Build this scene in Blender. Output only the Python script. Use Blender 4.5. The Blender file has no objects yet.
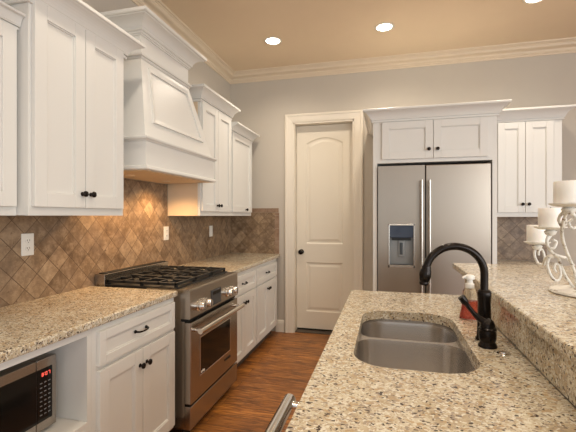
import bpy, bmesh, math, random
from mathutils import Vector, Matrix
random.seed(7)
S = bpy.context.scene
COL = S.collection
PI = math.pi

# ------------------------------------------------------------------ camera
TH = math.radians(14.4)
cam_d = bpy.data.cameras.new('camera'); cam = bpy.data.objects.new('camera', cam_d); COL.objects.link(cam)
cam_d.sensor_width = 36; cam_d.lens = 24; cam_d.clip_start = 0.05
cam.location = (0, 0, 1.36); cam.rotation_euler = (PI/2, 0, TH)
S.camera = cam

# ------------------------------------------------------------------ light
W = bpy.data.worlds.new('world'); S.world = W; W.use_nodes = True
W.node_tree.nodes['Background'].inputs[0].default_value = (0.93, 0.97, 1.0, 1)
W.node_tree.nodes['Background'].inputs[1].default_value = 0.68
S.view_settings.view_transform = 'Standard'; S.view_settings.look = 'None'
S.view_settings.exposure = 0.72; S.view_settings.gamma = 1.0
S.view_settings.use_curve_mapping = False

def area(name, loc, target, sx, sy, power, color):
    l = bpy.data.lights.new(name, 'AREA'); l.shape = 'RECTANGLE'; l.size = sx; l.size_y = sy
    l.energy = power; l.color = color
    o = bpy.data.objects.new(name, l); COL.objects.link(o); o.location = loc
    o.rotation_euler = (Vector(target)-Vector(loc)).to_track_quat('-Z', 'Y').to_euler()
    return o
area('rear_daylight_fill', (3.7, -2.6, 1.9), (-0.3, 3.0, 1.0), 2.6, 1.8, 60, (0.93, 0.97, 1.0))  # unseen fill lamp added behind the camera for soft daylight
area('side_daylight_fill', (4.9, 0.0, 1.5), (-1.5, 2.2, 0.8), 2.4, 1.8, 38, (0.93, 0.97, 1.0))  # unseen fill lamp added at the right, brightens the left cabinets
CANS = [(-1.08, 3.61), (-0.02, 3.60), (1.137, 3.41), (-1.0, 1.55), (0.3, 1.5), (1.5, 1.6), (-0.9, -0.5), (0.6, -0.5)]
CAN_W = 29

XW, YB, ZC = -1.84, 4.35, 3.08      # left wall, back wall, ceiling

# ------------------------------------------------------------------ materials
def newmat(name):
    m = bpy.data.materials.new(name); m.use_nodes = True
    nt = m.node_tree
    return m, nt, nt.nodes['Principled BSDF']
def N(nt, t, **kw):
    n = nt.nodes.new(t)
    for k, v in kw.items(): setattr(n, k, v)
    return n
def ramp(nt, fac, stops, interp='LINEAR'):
    r = N(nt, 'ShaderNodeValToRGB'); r.color_ramp.interpolation = interp
    els = r.color_ramp.elements
    while len(els) < len(stops): els.new(0.5)
    for e, (p, c) in zip(els, stops): e.position = p; e.color = (*c, 1)
    nt.links.new(fac, r.inputs[0]); return r
def mixc(nt, fac, a, b, mode='MIX'):
    m = N(nt, 'ShaderNodeMix', data_type='RGBA', blend_type=mode)
    for s, v in ((0, fac), (6, a), (7, b)):
        if isinstance(v, (int, float)): m.inputs[s].default_value = v
        elif isinstance(v, tuple): m.inputs[s].default_value = (*v, 1)
        else: nt.links.new(v, m.inputs[s])
    return m.outputs[2]
def pos(nt): return N(nt, 'ShaderNodeNewGeometry').outputs['Position']
def noise(nt, vec, scale, detail=3, rough=0.5):
    n = N(nt, 'ShaderNodeTexNoise'); n.inputs['Scale'].default_value = scale
    n.inputs['Detail'].default_value = detail; n.inputs['Roughness'].default_value = rough
    nt.links.new(vec, n.inputs['Vector']); return n
def mapping(nt, vec, scale=(1, 1, 1), rot=(0, 0, 0), loc=(0, 0, 0)):
    m = N(nt, 'ShaderNodeMapping'); m.inputs['Scale'].default_value = scale
    m.inputs['Rotation'].default_value = rot; m.inputs['Location'].default_value = loc
    nt.links.new(vec, m.inputs['Vector']); return m.outputs[0]
def bump(nt, bs, h, strength=0.2, dist=0.002):
    b = N(nt, 'ShaderNodeBump'); b.inputs['Strength'].default_value = strength; b.inputs['Distance'].default_value = dist
    nt.links.new(h, b.inputs['Height']); nt.links.new(b.outputs[0], bs.inputs['Normal'])
def plain(name, col, rough=0.5, metal=0.0, var=0.03, vscale=4, bmp=0.0, emis=None, trans=0, ior=1.45, coat=0):
    m, nt, bs = newmat(name)
    p = pos(nt); n = noise(nt, p, vscale)
    c = mixc(nt, n.outputs['Fac'], tuple(max(0, x*(1-var)) for x in col), tuple(min(1, x*(1+var)) for x in col))
    nt.links.new(c, bs.inputs['Base Color'])
    bs.inputs['Roughness'].default_value = rough; bs.inputs['Metallic'].default_value = metal
    bs.inputs['IOR'].default_value = ior
    if trans: bs.inputs['Transmission Weight'].default_value = trans
    if coat: bs.inputs['Coat Weight'].default_value = coat; bs.inputs['Coat Roughness'].default_value = 0.1
    if emis:
        bs.inputs['Emission Color'].default_value = (*emis[0], 1); bs.inputs['Emission Strength'].default_value = emis[1]
    if bmp: bump(nt, bs, noise(nt, p, 220, 2).outputs['Fac'], bmp, 0.001)
    return m

M = {}
M['cab'] = plain('cream cabinet paint', (0.715, 0.70, 0.66), 0.38, var=0.015)
M['trim'] = plain('cream trim paint', (0.77, 0.705, 0.60), 0.4, var=0.015)
M['crown_shaded'] = plain('warm shade tinted crown molding', (0.70, 0.585, 0.44), 0.45, var=0.015)  # ceiling crown colour made tan and darker to carry its weaker light
M['door'] = plain('cream door paint', (0.78, 0.72, 0.61), 0.4, var=0.015)
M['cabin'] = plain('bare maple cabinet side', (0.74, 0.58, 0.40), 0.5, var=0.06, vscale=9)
M['wall'] = plain('greige wall paint', (0.53, 0.48, 0.41), 0.85, bmp=0.12)
M['ceil'] = plain('tan ceiling paint', (0.78, 0.635, 0.46), 0.9, bmp=0.12)
M['bronze'] = plain('oil rubbed bronze', (0.018, 0.014, 0.012), 0.25, metal=0.75, var=0.3, vscale=60)
M['black'] = plain('black enamel', (0.008, 0.008, 0.008), 0.5)
M['iron'] = plain('cast iron', (0.010, 0.010, 0.010), 0.6)
M['gap'] = plain('dark gap', (0.008, 0.008, 0.008), 0.9)
M['glassdark'] = plain('dark oven glass', (0.008, 0.007, 0.006), 0.08, ior=1.35)
M['chrome'] = plain('polished chrome', (0.80, 0.78, 0.75), 0.12, metal=1)
M['white_plastic'] = plain('white plastic', (0.82, 0.80, 0.75), 0.35)
M['slot'] = plain('outlet slot', (0.05, 0.045, 0.04), 0.6)
M['wax'] = plain('white wax', (0.87, 0.84, 0.79), 0.55)
M['wax'].node_tree.nodes['Principled BSDF'].inputs['Subsurface Weight'].default_value = 0.25
M['wax'].node_tree.nodes['Principled BSDF'].inputs['Subsurface Radius'].default_value = (0.02, 0.015, 0.01)
M['lens'] = plain('lamp lens', (1, 0.95, 0.85), 0.4, emis=((1, 0.93, 0.80), 9))
M['frost'] = plain('frosted lamp glass', (0.8, 0.7, 0.55), 0.5)
M['led'] = plain('red led', (0.3, 0.02, 0.02), 0.4, emis=((1, 0.14, 0.09), 0.8))
M['display'] = plain('lcd display', (0.055, 0.06, 0.065), 0.15)
M['keys'] = plain('grey keypad print', (0.20, 0.20, 0.20), 0.5)
M['rubber'] = plain('black rubber', (0.02, 0.02, 0.02), 0.8)
M['blue'] = plain('dispenser control glass', (0.015, 0.022, 0.045), 0.12, coat=0.5)
M['greyplastic'] = plain('grey dispenser cavity', (0.28, 0.28, 0.27), 0.3, metal=0.5)
M['glass'] = plain('clear plastic', (0.95, 0.95, 0.95), 0.05, trans=1.0, ior=1.3)
M['soap'] = plain('red soap', (0.85, 0.20, 0.14), 0.08, trans=0.75, ior=1.33)
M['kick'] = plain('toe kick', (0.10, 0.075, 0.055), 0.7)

def steel(name, axis, col=(0.40, 0.36, 0.32), rough=0.28):
    m, nt, bs = newmat(name); p = pos(nt)
    sc = [260, 260, 260]; sc[axis] = 5.0
    n = noise(nt, mapping(nt, p, tuple(sc)), 6, 4)
    c = mixc(nt, n.outputs['Fac'], tuple(x*0.99 for x in col), tuple(min(1, x*1.01) for x in col))
    nt.links.new(c, bs.inputs['Base Color'])
    bs.inputs['Metallic'].default_value = 1
    r = ramp(nt, n.outputs['Fac'], [(0.3, (rough*0.99,)*3), (0.7, (rough*1.01,)*3)])
    nt.links.new(r.outputs[0], bs.inputs['Roughness'])
    return m
M['steel_y'] = steel('brushed stainless along range', 1, (0.43, 0.395, 0.355), 0.27)
M['steel_x'] = steel('brushed stainless on fridge', 0, (0.37, 0.315, 0.26), 0.30)
M['steel_z'] = steel('brushed stainless upright', 2, (0.50, 0.46, 0.41), 0.25)
M['sink'] = steel('brushed stainless sink', 0, (0.62, 0.59, 0.56), 0.27)

def granite():
    m, nt, bs = newmat('speckled cream granite'); p = pos(nt)
    dn = noise(nt, p, 55, 2)
    d = N(nt, 'ShaderNodeVectorMath', operation='MULTIPLY_ADD')
    nt.links.new(dn.outputs['Color'], d.inputs[0]); d.inputs[1].default_value = (0.016,)*3; nt.links.new(p, d.inputs[2])
    v = mapping(nt, d.outputs[0], (1.0, 1.35, 1.15), (0.1, 0.15, 0.5))
    big = noise(nt, p, 16, 4, 0.6)
    base = ramp(nt, big.outputs['Fac'], [(0.30, (0.38, 0.29, 0.18)), (0.45, (0.52, 0.44, 0.31)), (0.58, (0.61, 0.55, 0.42)), (0.75, (0.48, 0.40, 0.28))]).outputs[0]
    def cells(scale):
        vo = N(nt, 'ShaderNodeTexVoronoi'); vo.inputs['Scale'].default_value = scale
        nt.links.new(v, vo.inputs['Vector'])
        s = N(nt, 'ShaderNodeSeparateColor'); nt.links.new(vo.outputs['Color'], s.inputs[0]); return s
    a = cells(150); b = cells(90); c3 = cells(280)
    k1 = ramp(nt, a.outputs[0], [(0, (1, 1, 1)), (0.08, (0, 0, 0))], 'CONSTANT').outputs[0]
    k2 = ramp(nt, a.outputs[0], [(0, (0, 0, 0)), (0.08, (1, 1, 1)), (0.20, (0, 0, 0))], 'CONSTANT').outputs[0]
    k3 = ramp(nt, b.outputs[1], [(0, (1, 1, 1)), (0.10, (0, 0, 0))], 'CONSTANT').outputs[0]
    k4 = ramp(nt, a.outputs[2], [(0, (0, 0, 0)), (0.74, (1, 1, 1))], 'CONSTANT').outputs[0]
    k5 = ramp(nt, c3.outputs[0], [(0, (1, 1, 1)), (0.12, (0, 0, 0))], 'CONSTANT').outputs[0]
    c = mixc(nt, k4, base, (0.70, 0.665, 0.56))
    c = mixc(nt, k3, c, (0.46, 0.34, 0.20))
    c = mixc(nt, k5, c, (0.40, 0.30, 0.20))
    c = mixc(nt, k2, c, (0.34, 0.28, 0.22))
    c = mixc(nt, k1, c, (0.075, 0.055, 0.045))
    nt.links.new(c, bs.inputs['Base Color']); bs.inputs['Roughness'].default_value = 0.16
    return m
M['granite'] = granite()

def tile(name, plane):
    m, nt, bs = newmat(name); p = pos(nt)
    s = N(nt, 'ShaderNodeSeparateXYZ'); nt.links.new(p, s.inputs[0])
    cb = N(nt, 'ShaderNodeCombineXYZ')
    nt.links.new(s.outputs[1 if plane == 'left' else 0], cb.inputs[0]); nt.links.new(s.outputs[2], cb.inputs[1])
    T = 0.1025
    off = (-1.672, -1.338, 0) if plane == 'left' else (1.84, -1.338, 0)
    mv = mapping(nt, cb.outputs[0], loc=off)
    rv = mapping(nt, mv, rot=(0, 0, PI/4))
    br = N(nt, 'ShaderNodeTexBrick'); br.offset = 0; br.squash = 1
    br.inputs['Scale'].default_value = 1; br.inputs['Brick Width'].default_value = T; br.inputs['Row Height'].default_value = T
    br.inputs['Mortar Size'].default_value = 0.0022; br.inputs['Mortar Smooth'].default_value = 0.4
    br.inputs['Color1'].default_value = (0, 0, 0, 1); br.inputs['Color2'].default_value = (1, 1, 1, 1)
    nt.links.new(rv, br.inputs['Vector'])
    cs = N(nt, 'ShaderNodeSeparateColor'); nt.links.new(br.outputs['Color'], cs.inputs[0])
    n1 = noise(nt, p, 17, 6, 0.75); n2 = noise(nt, p, 5, 3)
    tone = ramp(nt, cs.outputs[0], [(0.0, (0.115, 0.068, 0.036)), (0.35, (0.21, 0.135, 0.076)), (0.7, (0.32, 0.215, 0.125)), (1.0, (0.42, 0.30, 0.185))]).outputs[0]
    c = mixc(nt, 0.50, tone, ramp(nt, n1.outputs['Fac'], [(0.36, (0.09, 0.052, 0.028)), (0.49, (0.25, 0.165, 0.095)), (0.64, (0.50, 0.37, 0.24))]).outputs[0])
    c = mixc(nt, ramp(nt, n2.outputs['Fac'], [(0.4, (0, 0, 0)), (0.7, (0.35,)*3)]).outputs[0], c, (0.209, 0.156, 0.120))
    pit = ramp(nt, noise(nt, p, 75, 3, 0.6).outputs['Fac'], [(0.27, (1, 1, 1)), (0.36, (0, 0, 0))]).outputs[0]
    c = mixc(nt, pit, c, (0.116, 0.062, 0.034))
    c = mixc(nt, br.outputs['Fac'], c, (0.116, 0.070, 0.043))
    nt.links.new(c, bs.inputs['Base Color']); bs.inputs['Roughness'].default_value = 0.42
    inv = N(nt, 'ShaderNodeMath', operation='SUBTRACT'); inv.inputs[0].default_value = 1; nt.links.new(br.outputs['Fac'], inv.inputs[1])
    sub = N(nt, 'ShaderNodeMath', operation='MULTIPLY_ADD'); nt.links.new(n1.outputs['Fac'], sub.inputs[0]); sub.inputs[1].default_value = 0.35
    nt.links.new(inv.outputs[0], sub.inputs[2])
    bump(nt, bs, sub.outputs[0], 0.5, 0.003)
    return m
M['tile_left'] = tile('diagonal travertine left', 'left')
M['tile_back'] = tile('diagonal travertine back', 'back')
def tile_border():
    m, nt, bs = newmat('travertine border'); p = pos(nt)
    mp = mapping(nt, p, (1, 1, 1), loc=(0.017, 0.000, 0.000))
    s = N(nt, 'ShaderNodeSeparateXYZ'); nt.links.new(mp, s.inputs[0])
    n1 = noise(nt, p, 14, 5, 0.6)
    c = ramp(nt, n1.outputs['Fac'], [(0.3, (0.209, 0.125, 0.077)), (0.5, (0.290, 0.187, 0.120)), (0.7, (0.360, 0.250, 0.173))]).outputs[0]
    nt.links.new(c, bs.inputs['Base Color']); bs.inputs['Roughness'].default_value = 0.42
    bump(nt, bs, n1.outputs['Fac'], 0.3, 0.002)
    return m
M['tile_border'] = tile_border()

def floor_mat():
    m, nt, bs = newmat('hand scraped hardwood'); p = pos(nt)
    br = N(nt, 'ShaderNodeTexBrick'); br.offset = 0.37
    br.inputs['Scale'].default_value = 1; br.inputs['Brick Width'].default_value = 1.15; br.inputs['Row Height'].default_value = 0.135
    br.inputs['Mortar Size'].default_value = 0.0016; br.inputs['Mortar Smooth'].default_value = 0.3
    br.inputs['Color1'].default_value = (0, 0, 0, 1); br.inputs['Color2'].default_value = (1, 1, 1, 1)
    nt.links.new(p, br.inputs['Vector'])
    cs = N(nt, 'ShaderNodeSeparateColor'); nt.links.new(br.outputs['Color'], cs.inputs[0])
    # shift the grain from board to board
    sh = N(nt, 'ShaderNodeVectorMath', operation='MULTIPLY_ADD'); nt.links.new(br.outputs['Color'], sh.inputs[0]); sh.inputs[1].default_value = (3, 0.7, 0); nt.links.new(p, sh.inputs[2])
    g = noise(nt, mapping(nt, sh.outputs[0], (1.6, 16, 1)), 3.0, 6, 0.62)
    g.inputs['Distortion'].default_value = 1.2
    blot = noise(nt, mapping(nt, p, (2.5, 5, 1)), 1.7, 4, 0.6)
    c = ramp(nt, g.outputs['Fac'], [(0.28, (0.09, 0.030, 0.008)), (0.45, (0.29, 0.105, 0.024)), (0.6, (0.56, 0.22, 0.045)), (0.78, (0.70, 0.33, 0.09))]).outputs[0]
    c = mixc(nt, ramp(nt, cs.outputs[0], [(0, (0.5,)*3), (1, (0.0,)*3)]).outputs[0], c, (0.15, 0.055, 0.018))
    c = mixc(nt, ramp(nt, blot.outputs['Fac'], [(0.52, (0, 0, 0)), (0.72, (0.6,)*3)]).outputs[0], c, (0.065, 0.026, 0.010))
    c = mixc(nt, br.outputs['Fac'], c, (0.035, 0.013, 0.006))
    nt.links.new(c, bs.inputs['Base Color'])
    r = ramp(nt, g.outputs['Fac'], [(0.3, (0.42,)*3), (0.7, (0.30,)*3)]); nt.links.new(r.outputs[0], bs.inputs['Roughness'])
    inv = N(nt, 'ShaderNodeMath', operation='SUBTRACT'); nt.links.new(g.outputs['Fac'], inv.inputs[0]); nt.links.new(br.outputs['Fac'], inv.inputs[1])
    bump(nt, bs, inv.outputs[0], 0.4, 0.004)
    return m
M['floor'] = floor_mat()

def holder_mat():
    m, nt, bs = newmat('distressed white iron'); p = pos(nt)
    n = noise(nt, p, 45, 4, 0.6)
    c = ramp(nt, n.outputs['Fac'], [(0.34, (0.20, 0.14, 0.09)), (0.42, (0.68, 0.65, 0.59)), (0.7, (0.80, 0.78, 0.73))]).outputs[0]
    nt.links.new(c, bs.inputs['Base Color']); bs.inputs['Roughness'].default_value = 0.5
    bump(nt, bs, n.outputs['Fac'], 0.4, 0.002)
    return m
M['holder'] = holder_mat()

# ------------------------------------------------------------------ mesh helpers
class MB:
    def __init__(s): s.bm = bmesh.new()
    def face(s, pts):
        return s.bm.faces.new([s.bm.verts.new(p) for p in pts])
    def box(s, a, b, bev=0.0):
        x0, x1 = sorted((a[0], b[0])); y0, y1 = sorted((a[1], b[1])); z0, z1 = sorted((a[2], b[2]))
        v = [s.bm.verts.new((x, y, z)) for x in (x0, x1) for y in (y0, y1) for z in (z0, z1)]
        fs = [s.bm.faces.new([v[i] for i in q]) for q in ((0, 1, 3, 2), (4, 6, 7, 5), (0, 4, 5, 1), (2, 3, 7, 6), (0, 2, 6, 4), (1, 5, 7, 3))]
        if bev:
            bev = min(bev, 0.45*min(x1-x0, y1-y0, z1-z0))
            es = list({e for f in fs for e in f.edges})
            bmesh.ops.bevel(s.bm, geom=es, offset=bev, segments=2, affect='EDGES', profile=0.5)
        return s
    def hexa(s, p):     # 8 points: bottom 4 (ring), top 4 (ring)
        v = [s.bm.verts.new(q) for q in p]
        for q in ((3, 2, 1, 0), (4, 5, 6, 7), (0, 1, 5, 4), (1, 2, 6, 5), (2, 3, 7, 6), (3, 0, 4, 7)): s.bm.faces.new([v[i] for i in q])
        return s
    def loft(s, rings, cap=True):
        R = [[s.bm.verts.new(p) for p in r] for r in rings]; n = len(R[0])
        for a, b in zip(R, R[1:]):
            for i in range(n): s.bm.faces.new([a[i], a[(i+1) % n], b[(i+1) % n], b[i]])
        if cap: s.bm.faces.new(R[0][::-1]); s.bm.faces.new(R[-1])
        return s
    def lathe(s, prof, org, axis=(0, 0, 1), n=24, cap=True):   # prof: (radius, along)
        ax = Vector(axis).normalized(); q = Vector((0, 0, 1)).rotation_difference(ax); o = Vector(org)
        rings = [[o + q @ Vector((r*math.cos(2*PI*i/n), r*math.sin(2*PI*i/n), h)) for i in range(n)] for r, h in prof]
        return s.loft(rings, cap)
    def tube(s, path, r, n=12):
        P = [Vector(p) for p in path]; k = len(P)
        rr = r if isinstance(r, (list, tuple)) else [r]*k
        tang = [(P[min(i+1, k-1)]-P[max(i-1, 0)]).normalized() for i in range(k)]
        up = Vector((0, 0, 1)) if abs(tang[0].z) < 0.9 else Vector((1, 0, 0))
        nrm = tang[0].cross(up).normalized(); rings = []
        for i in range(k):
            if i: nrm = (tang[i-1].rotation_difference(tang[i]) @ nrm)
            bn = tang[i].cross(nrm).normalized(); nn = bn.cross(tang[i]).normalized()
            rings.append([P[i] + rr[i]*(math.cos(2*PI*j/n)*nn + math.sin(2*PI*j/n)*bn) for j in range(n)])
        return s.loft(rings)
    def sweep(s, prof, path, closed=False):   # prof (out, z); path plan points; out = right-hand side of travel
        P = [Vector((p[0], p[1])) for p in path]; k = len(P); rings = []
        for i in range(k):
            d1 = (P[i]-P[i-1]).normalized() if i or closed else None
            d2 = (P[(i+1) % k]-P[i]).normalized() if i < k-1 or closed else None
            d1 = d1 or d2; d2 = d2 or d1
            n1 = Vector((d1.y, -d1.x)); n2 = Vector((d2.y, -d2.x))
            m = (n1+n2); m = m/(m.dot(n1))
            rings.append([(P[i].x+m.x*o, P[i].y+m.y*o, z) for o, z in prof])
        if closed: rings.append(rings[0])
        return s.loft(rings, cap=not closed)
    def poly(s, pts, vec):     # closed polygon extruded by vec
        v = Vector(vec); return s.loft([[Vector(p) for p in pts], [Vector(p)+v for p in pts]])
    def add(s, name, mat, parent=None, smooth=False, sub=0, **tags):
        bm = s.bm
        bmesh.ops.remove_doubles(bm, verts=bm.verts, dist=1e-6)
        bmesh.ops.recalc_face_normals(bm, faces=bm.faces)
        if parent is None:
            xs = [v.co for v in bm.verts]
            o0 = Vector(((min(v.x for v in xs)+max(v.x for v in xs))/2, (min(v.y for v in xs)+max(v.y for v in xs))/2, min(v.z for v in xs)))
        else: o0 = Vector(parent['_o'])
        bmesh.ops.translate(bm, verts=bm.verts, vec=-o0)
        me = bpy.data.meshes.new(name); bm.to_mesh(me); bm.free()
        if smooth:
            for p in me.polygons: p.use_smooth = True
            if smooth != 'all':
                me.set_sharp_from_angle(angle=math.radians(38))
        me.materials.append(M[mat])
        o = bpy.data.objects.new(name, me); COL.objects.link(o)
        if parent is None: o.location = o0
        else: o.parent = parent
        o['_o'] = tuple(o0)
        for k, v in tags.items(): o[k] = v
        if sub:
            md = o.modifiers.new('subsurf', 'SUBSURF'); md.levels = sub; md.render_levels = sub
        return o
def thing(name, loc, label=None, category=None, group=None, kind=None):
    o = bpy.data.objects.new(name, None); o.empty_display_size = 0.1; COL.objects.link(o); o.location = loc; o['_o'] = tuple(loc)
    if label: o['label'] = label
    if category: o['category'] = category
    if group: o['group'] = group
    if kind: o['kind'] = kind
    return o
def FL(y0, x, z0):      # frame on the left wall: p along +y, q outward +x, r up
    return lambda p, q, r: (x+q, y0+p, z0+r)
def FB(x0, y, z0):      # frame on the back wall: p along +x, q outward -y
    return lambda p, q, r: (x0+p, y-q, z0+r)
def fbox(mb, F, a, b, bev=0): return mb.box(F(*a), F(*b), bev)

def shaker(F, w, h, parent, name='door', t=0.02, st=0.062, mat='cab', label=None):
    m = MB()
    # back panel and the four frame members
    fbox(m, F, (st-0.003, 0, st-0.003), (w-st+0.003, t-0.012, h-st+0.003))
    fbox(m, F, (0, 0, 0), (st, t, h), 0.0018); fbox(m, F, (w-st, 0, 0), (w, t, h), 0.0018)
    fbox(m, F, (st, 0, 0), (w-st, t-0.0004, st), 0.0018); fbox(m, F, (st, 0, h-st), (w-st, t-0.0004, h), 0.0018)
    # small bead inside the frame
    b = 0.006
    for a, c in (((st, 0, st), (st+b, t-0.005, h-st)), ((w-st-b, 0, st), (w-st, t-0.005, h-st)), ((st, 0, st), (w-st, t-0.005, st+b)), ((st, 0, h-st-b), (w-st, t-0.005, h-st))):
        fbox(m, F, a, c, 0.0015)
    o = m.add(name, mat, parent)
    if label: o['label'] = label
    return o
def knob(F, p, r, q0, parent, rad=0.0155):
    base = Vector(F(p, q0, r)); out = (Vector(F(p, q0+1, r))-base)
    MB().lathe([(0.010, 0), (0.010, 0.003), (0.0055, 0.006), (0.0055, 0.013), (rad*0.8, 0.016), (rad, 0.021), (rad*0.9, 0.026), (rad*0.5, 0.0295), (0.001, 0.030)], base, out, 16).add('knob', 'bronze', parent, smooth=True)
def pull(F, p, r, q0, parent, half=0.045):
    m = MB(); pts = [F(p+half*math.sin(a)*1.0, q0+0.004+0.022*math.cos(a)**0.6 if math.cos(a) > 0 else q0+0.002, r-0.004*math.cos(a)) for a in [(-PI/2)+PI*i/14 for i in range(15)]]
    m.tube(pts, [0.0055-0.0012*math.cos((i-7)/7*PI/2) for i in range(15)], 10)
    for s_ in (-1, 1):
        b = Vector(F(p+s_*half, q0, r)); m.lathe([(0.009, 0), (0.009, 0.003), (0.0065, 0.008), (0.003, 0.010)], b, Vector(F(p, q0+1, r))-Vector(F(p, q0, r)), 12)
    m.add('pull', 'bronze', parent, smooth=True)

def crown_prof(p, z0, z1):     # cabinet crown: projection p, from z0 to z1
    h = z1-z0
    pts = [(-0.012, z0), (0.012, z0), (0.015, z0+0.05*h), (0.015, z0+0.12*h), (0.009, z0+0.135*h), (0.009, z0+0.19*h), (0.020, z0+0.20*h), (0.020, z0+0.27*h)]
    for i in range(7):
        a = i/6; pts.append((0.022+(p-0.036)*(0.45*a+0.55*(1-math.cos(a*PI/2))), z0+h*(0.28+0.50*(0.45*a+0.55*math.sin(a*PI/2)))))
    pts += [(p-0.012, z0+0.80*h), (p-0.004, z0+0.81*h), (p, z0+0.84*h), (p, z0+0.97*h), (p-0.003, z1), (-0.012, z1)]
    return pts

# ------------------------------------------------------------------ the room
def st(o): o['kind'] = 'structure'; return o
XR, YF = 4.3, -3.4
st(MB().box((XW-0.15, YF, -0.1), (XR+1.2, YB+0.9, 0)).add('floor', 'floor'))
st(MB().box((XW-0.15, YF, ZC), (XR+1.2, YB+0.15, ZC+0.1)).add('ceiling', 'ceil'))
st(MB().box((XW-0.15, YF, 0), (XW, YB+0.15, ZC)).add('wall_left', 'wall'))
DX0, DX1, DZ = -1.055, -0.352, 2.445      # door opening
m = MB(); m.box((XW, YB, 0), (DX0, YB+0.15, ZC)); m.box((DX1, YB, 0), (XR+0.15, YB+0.15, ZC)); m.box((DX0, YB, DZ), (DX1, YB+0.15, ZC))
st(m.add('wall_back', 'wall'))
st(MB().box((XR, 1.6, 0), (XR+0.15, YB, ZC)).add('wall_right', 'wall'))
def ceil_prof():
    z = ZC; pts = [(0, z), (0, z-0.118), (0.010, z-0.118), (0.014, z-0.108), (0.012, z-0.100), (0.020, z-0.094)]
    for i in range(9):
        a = i/8; pts.append((0.020+0.050*a+0.010*math.sin(a*2*PI)*-1, z-0.094+0.066*a+0.008*math.sin(a*2*PI)))
    pts += [(0.078, z-0.024), (0.076, z-0.018), (0.090, z-0.014), (0.092, z)]
    return pts
pr_ = ceil_prof()
st(MB().sweep(pr_, [(XW, YF+0.05), (XW, YB), (XR, YB), (XR, 1.65)]).add('trim_1', 'crown_shaded'))
def base_prof(h=0.14): return [(0, 0.0), (0.016, 0.0), (0.016, h-0.035), (0.013, h-0.028), (0.013, h-0.016), (0.006, h-0.004), (0.0, h)]
st(MB().sweep(base_prof(), [(-1.262, YB), (DX0-0.108, YB)]).add('baseboard_back', 'trim'))
st(MB().sweep(base_prof(), [(DX1+0.09, YB), (-0.13, YB)]).add('baseboard_middle', 'trim'))
st(MB().sweep(base_prof(), [(1.60, YB), (XR, YB), (XR, 1.65)]).add('baseboard_right', 'trim'))

# pantry door with casing, in the back wall
d = thing('door_1', (0.5*(DX0+DX1), YB, 0), 'cream two panel pantry door with arched upper panel in the back wall', 'door', kind='structure')
m = MB()
cw = 0.098
cas = [(0, 0), (cw, 0), (cw, 0.012), (cw-0.008, 0.022), (cw-0.024, 0.022), (cw-0.032, 0.016), (0.030, 0.013), (0.016, 0.011), (0.004, 0.009), (0, 0.006)]
def casing_ring(x, z, sx, sz): return [(x+sx*o, YB-q, z+sz*o) for o, q in cas]
# travel up the left, across and down the right with mitred corners
m.loft([[(DX0-o, YB-q, 0) for o, q in cas], [(DX0-o, YB-q, DZ+o) for o, q in cas], [(DX1+o, YB-q, DZ+o) for o, q in cas], [(DX1+o, YB-q, 0) for o, q in cas]])
m.add('casing', 'trim', d)
m = MB(); m.box((DX0, YB, 0), (DX0+0.018, YB+0.15, DZ)); m.box((DX1-0.018, YB, 0), (DX1, YB+0.15, DZ)); m.box((DX0, YB, DZ-0.018), (DX1, YB+0.15, DZ))
# stop behind the slab
m.add('jamb', 'trim', d)
SY = YB+0.10      # face of the slab
SX0, SX1, SZ0, SZ1 = DX0+0.02, DX1-0.02, 0.035, DZ-0.022
ux0, ux1 = SX0+0.115, SX1-0.115
def slab():
    bm = bmesh.new(); mb = MB(); mb.bm.free(); mb.bm = bm
    def outline(i, z0, z1, arch):
        a, b = ux0+i, ux1-i; pts = [(a, z0+i), (b, z0+i), (b, z1-i)]
        if arch:
            w = b-a; n = 20
            for k in range(1, n):
                t = k/n; pts.append((b-w*t, z1-i+arch*math.sin(PI*t)**0.9))
        pts.append((a, z1-i)); return pts
    allf = []
    holes = []
    for z0, z1, arch in ((1.035, 2.215, 0.065), (0.235, 0.815, 0)):
        levels = [(0.0, 0), (0.012, 0.009), (0.030, 0.009), (0.052, 0.003)]
        rings = [[bm.verts.new((x, SY+dep, z)) for x, z in outline(i, z0, z1, arch)] for i, dep in levels]
        n = len(rings[0])
        for a, b in zip(rings, rings[1:]):
            for k in range(n): bm.faces.new([a[k], a[(k+1) % n], b[(k+1) % n], b[k]])
        bm.faces.new(rings[-1]); holes.append(rings[0])
    outer = [bm.verts.new((x, SY, z)) for x, z in ((SX0, SZ0), (SX1, SZ0), (SX1, SZ1), (SX0, SZ1))]
    es = []
    for loop in holes+[outer]:
        for k in range(len(loop)):
            a, b = loop[k], loop[(k+1) % len(loop)]
            es.append(bm.edges.get((a, b)) or bm.edges.new((a, b)))
    bmesh.ops.triangle_fill(bm, use_beauty=True, edges=es)
    back = [bm.verts.new((v.co.x, SY+0.035, v.co.z)) for v in outer]
    for k in range(4): bm.faces.new([outer[k], outer[(k+1) % 4], back[(k+1) % 4], back[k]])
    bm.faces.new(back)
    return mb
slab().add('panel', 'door', d)
KF = FB(SX0, SY, 0)
m = MB(); bp = Vector(KF(0.058, 0, 0.937)); ax = (0, -1, 0)
m.lathe([(0.030, 0), (0.030, 0.005), (0.022, 0.010), (0.011, 0.014), (0.011, 0.030), (0.022, 0.036), (0.029, 0.046), (0.028, 0.057), (0.018, 0.065), (0.002, 0.067)], bp, ax, 24)
m.add('door_knob', 'bronze', d, smooth=True)
st(MB().box((DX0, YB+0.02, 0), (DX1, YB+0.16, 0.012)).add('trim_2', 'kick'))
# added unseen dark panel behind the door, stops light leaking through
st(MB().box((DX0, YB+0.14, 0.0), (DX1, YB+0.15, DZ)).add('leak_blocker', 'gap'))

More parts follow.
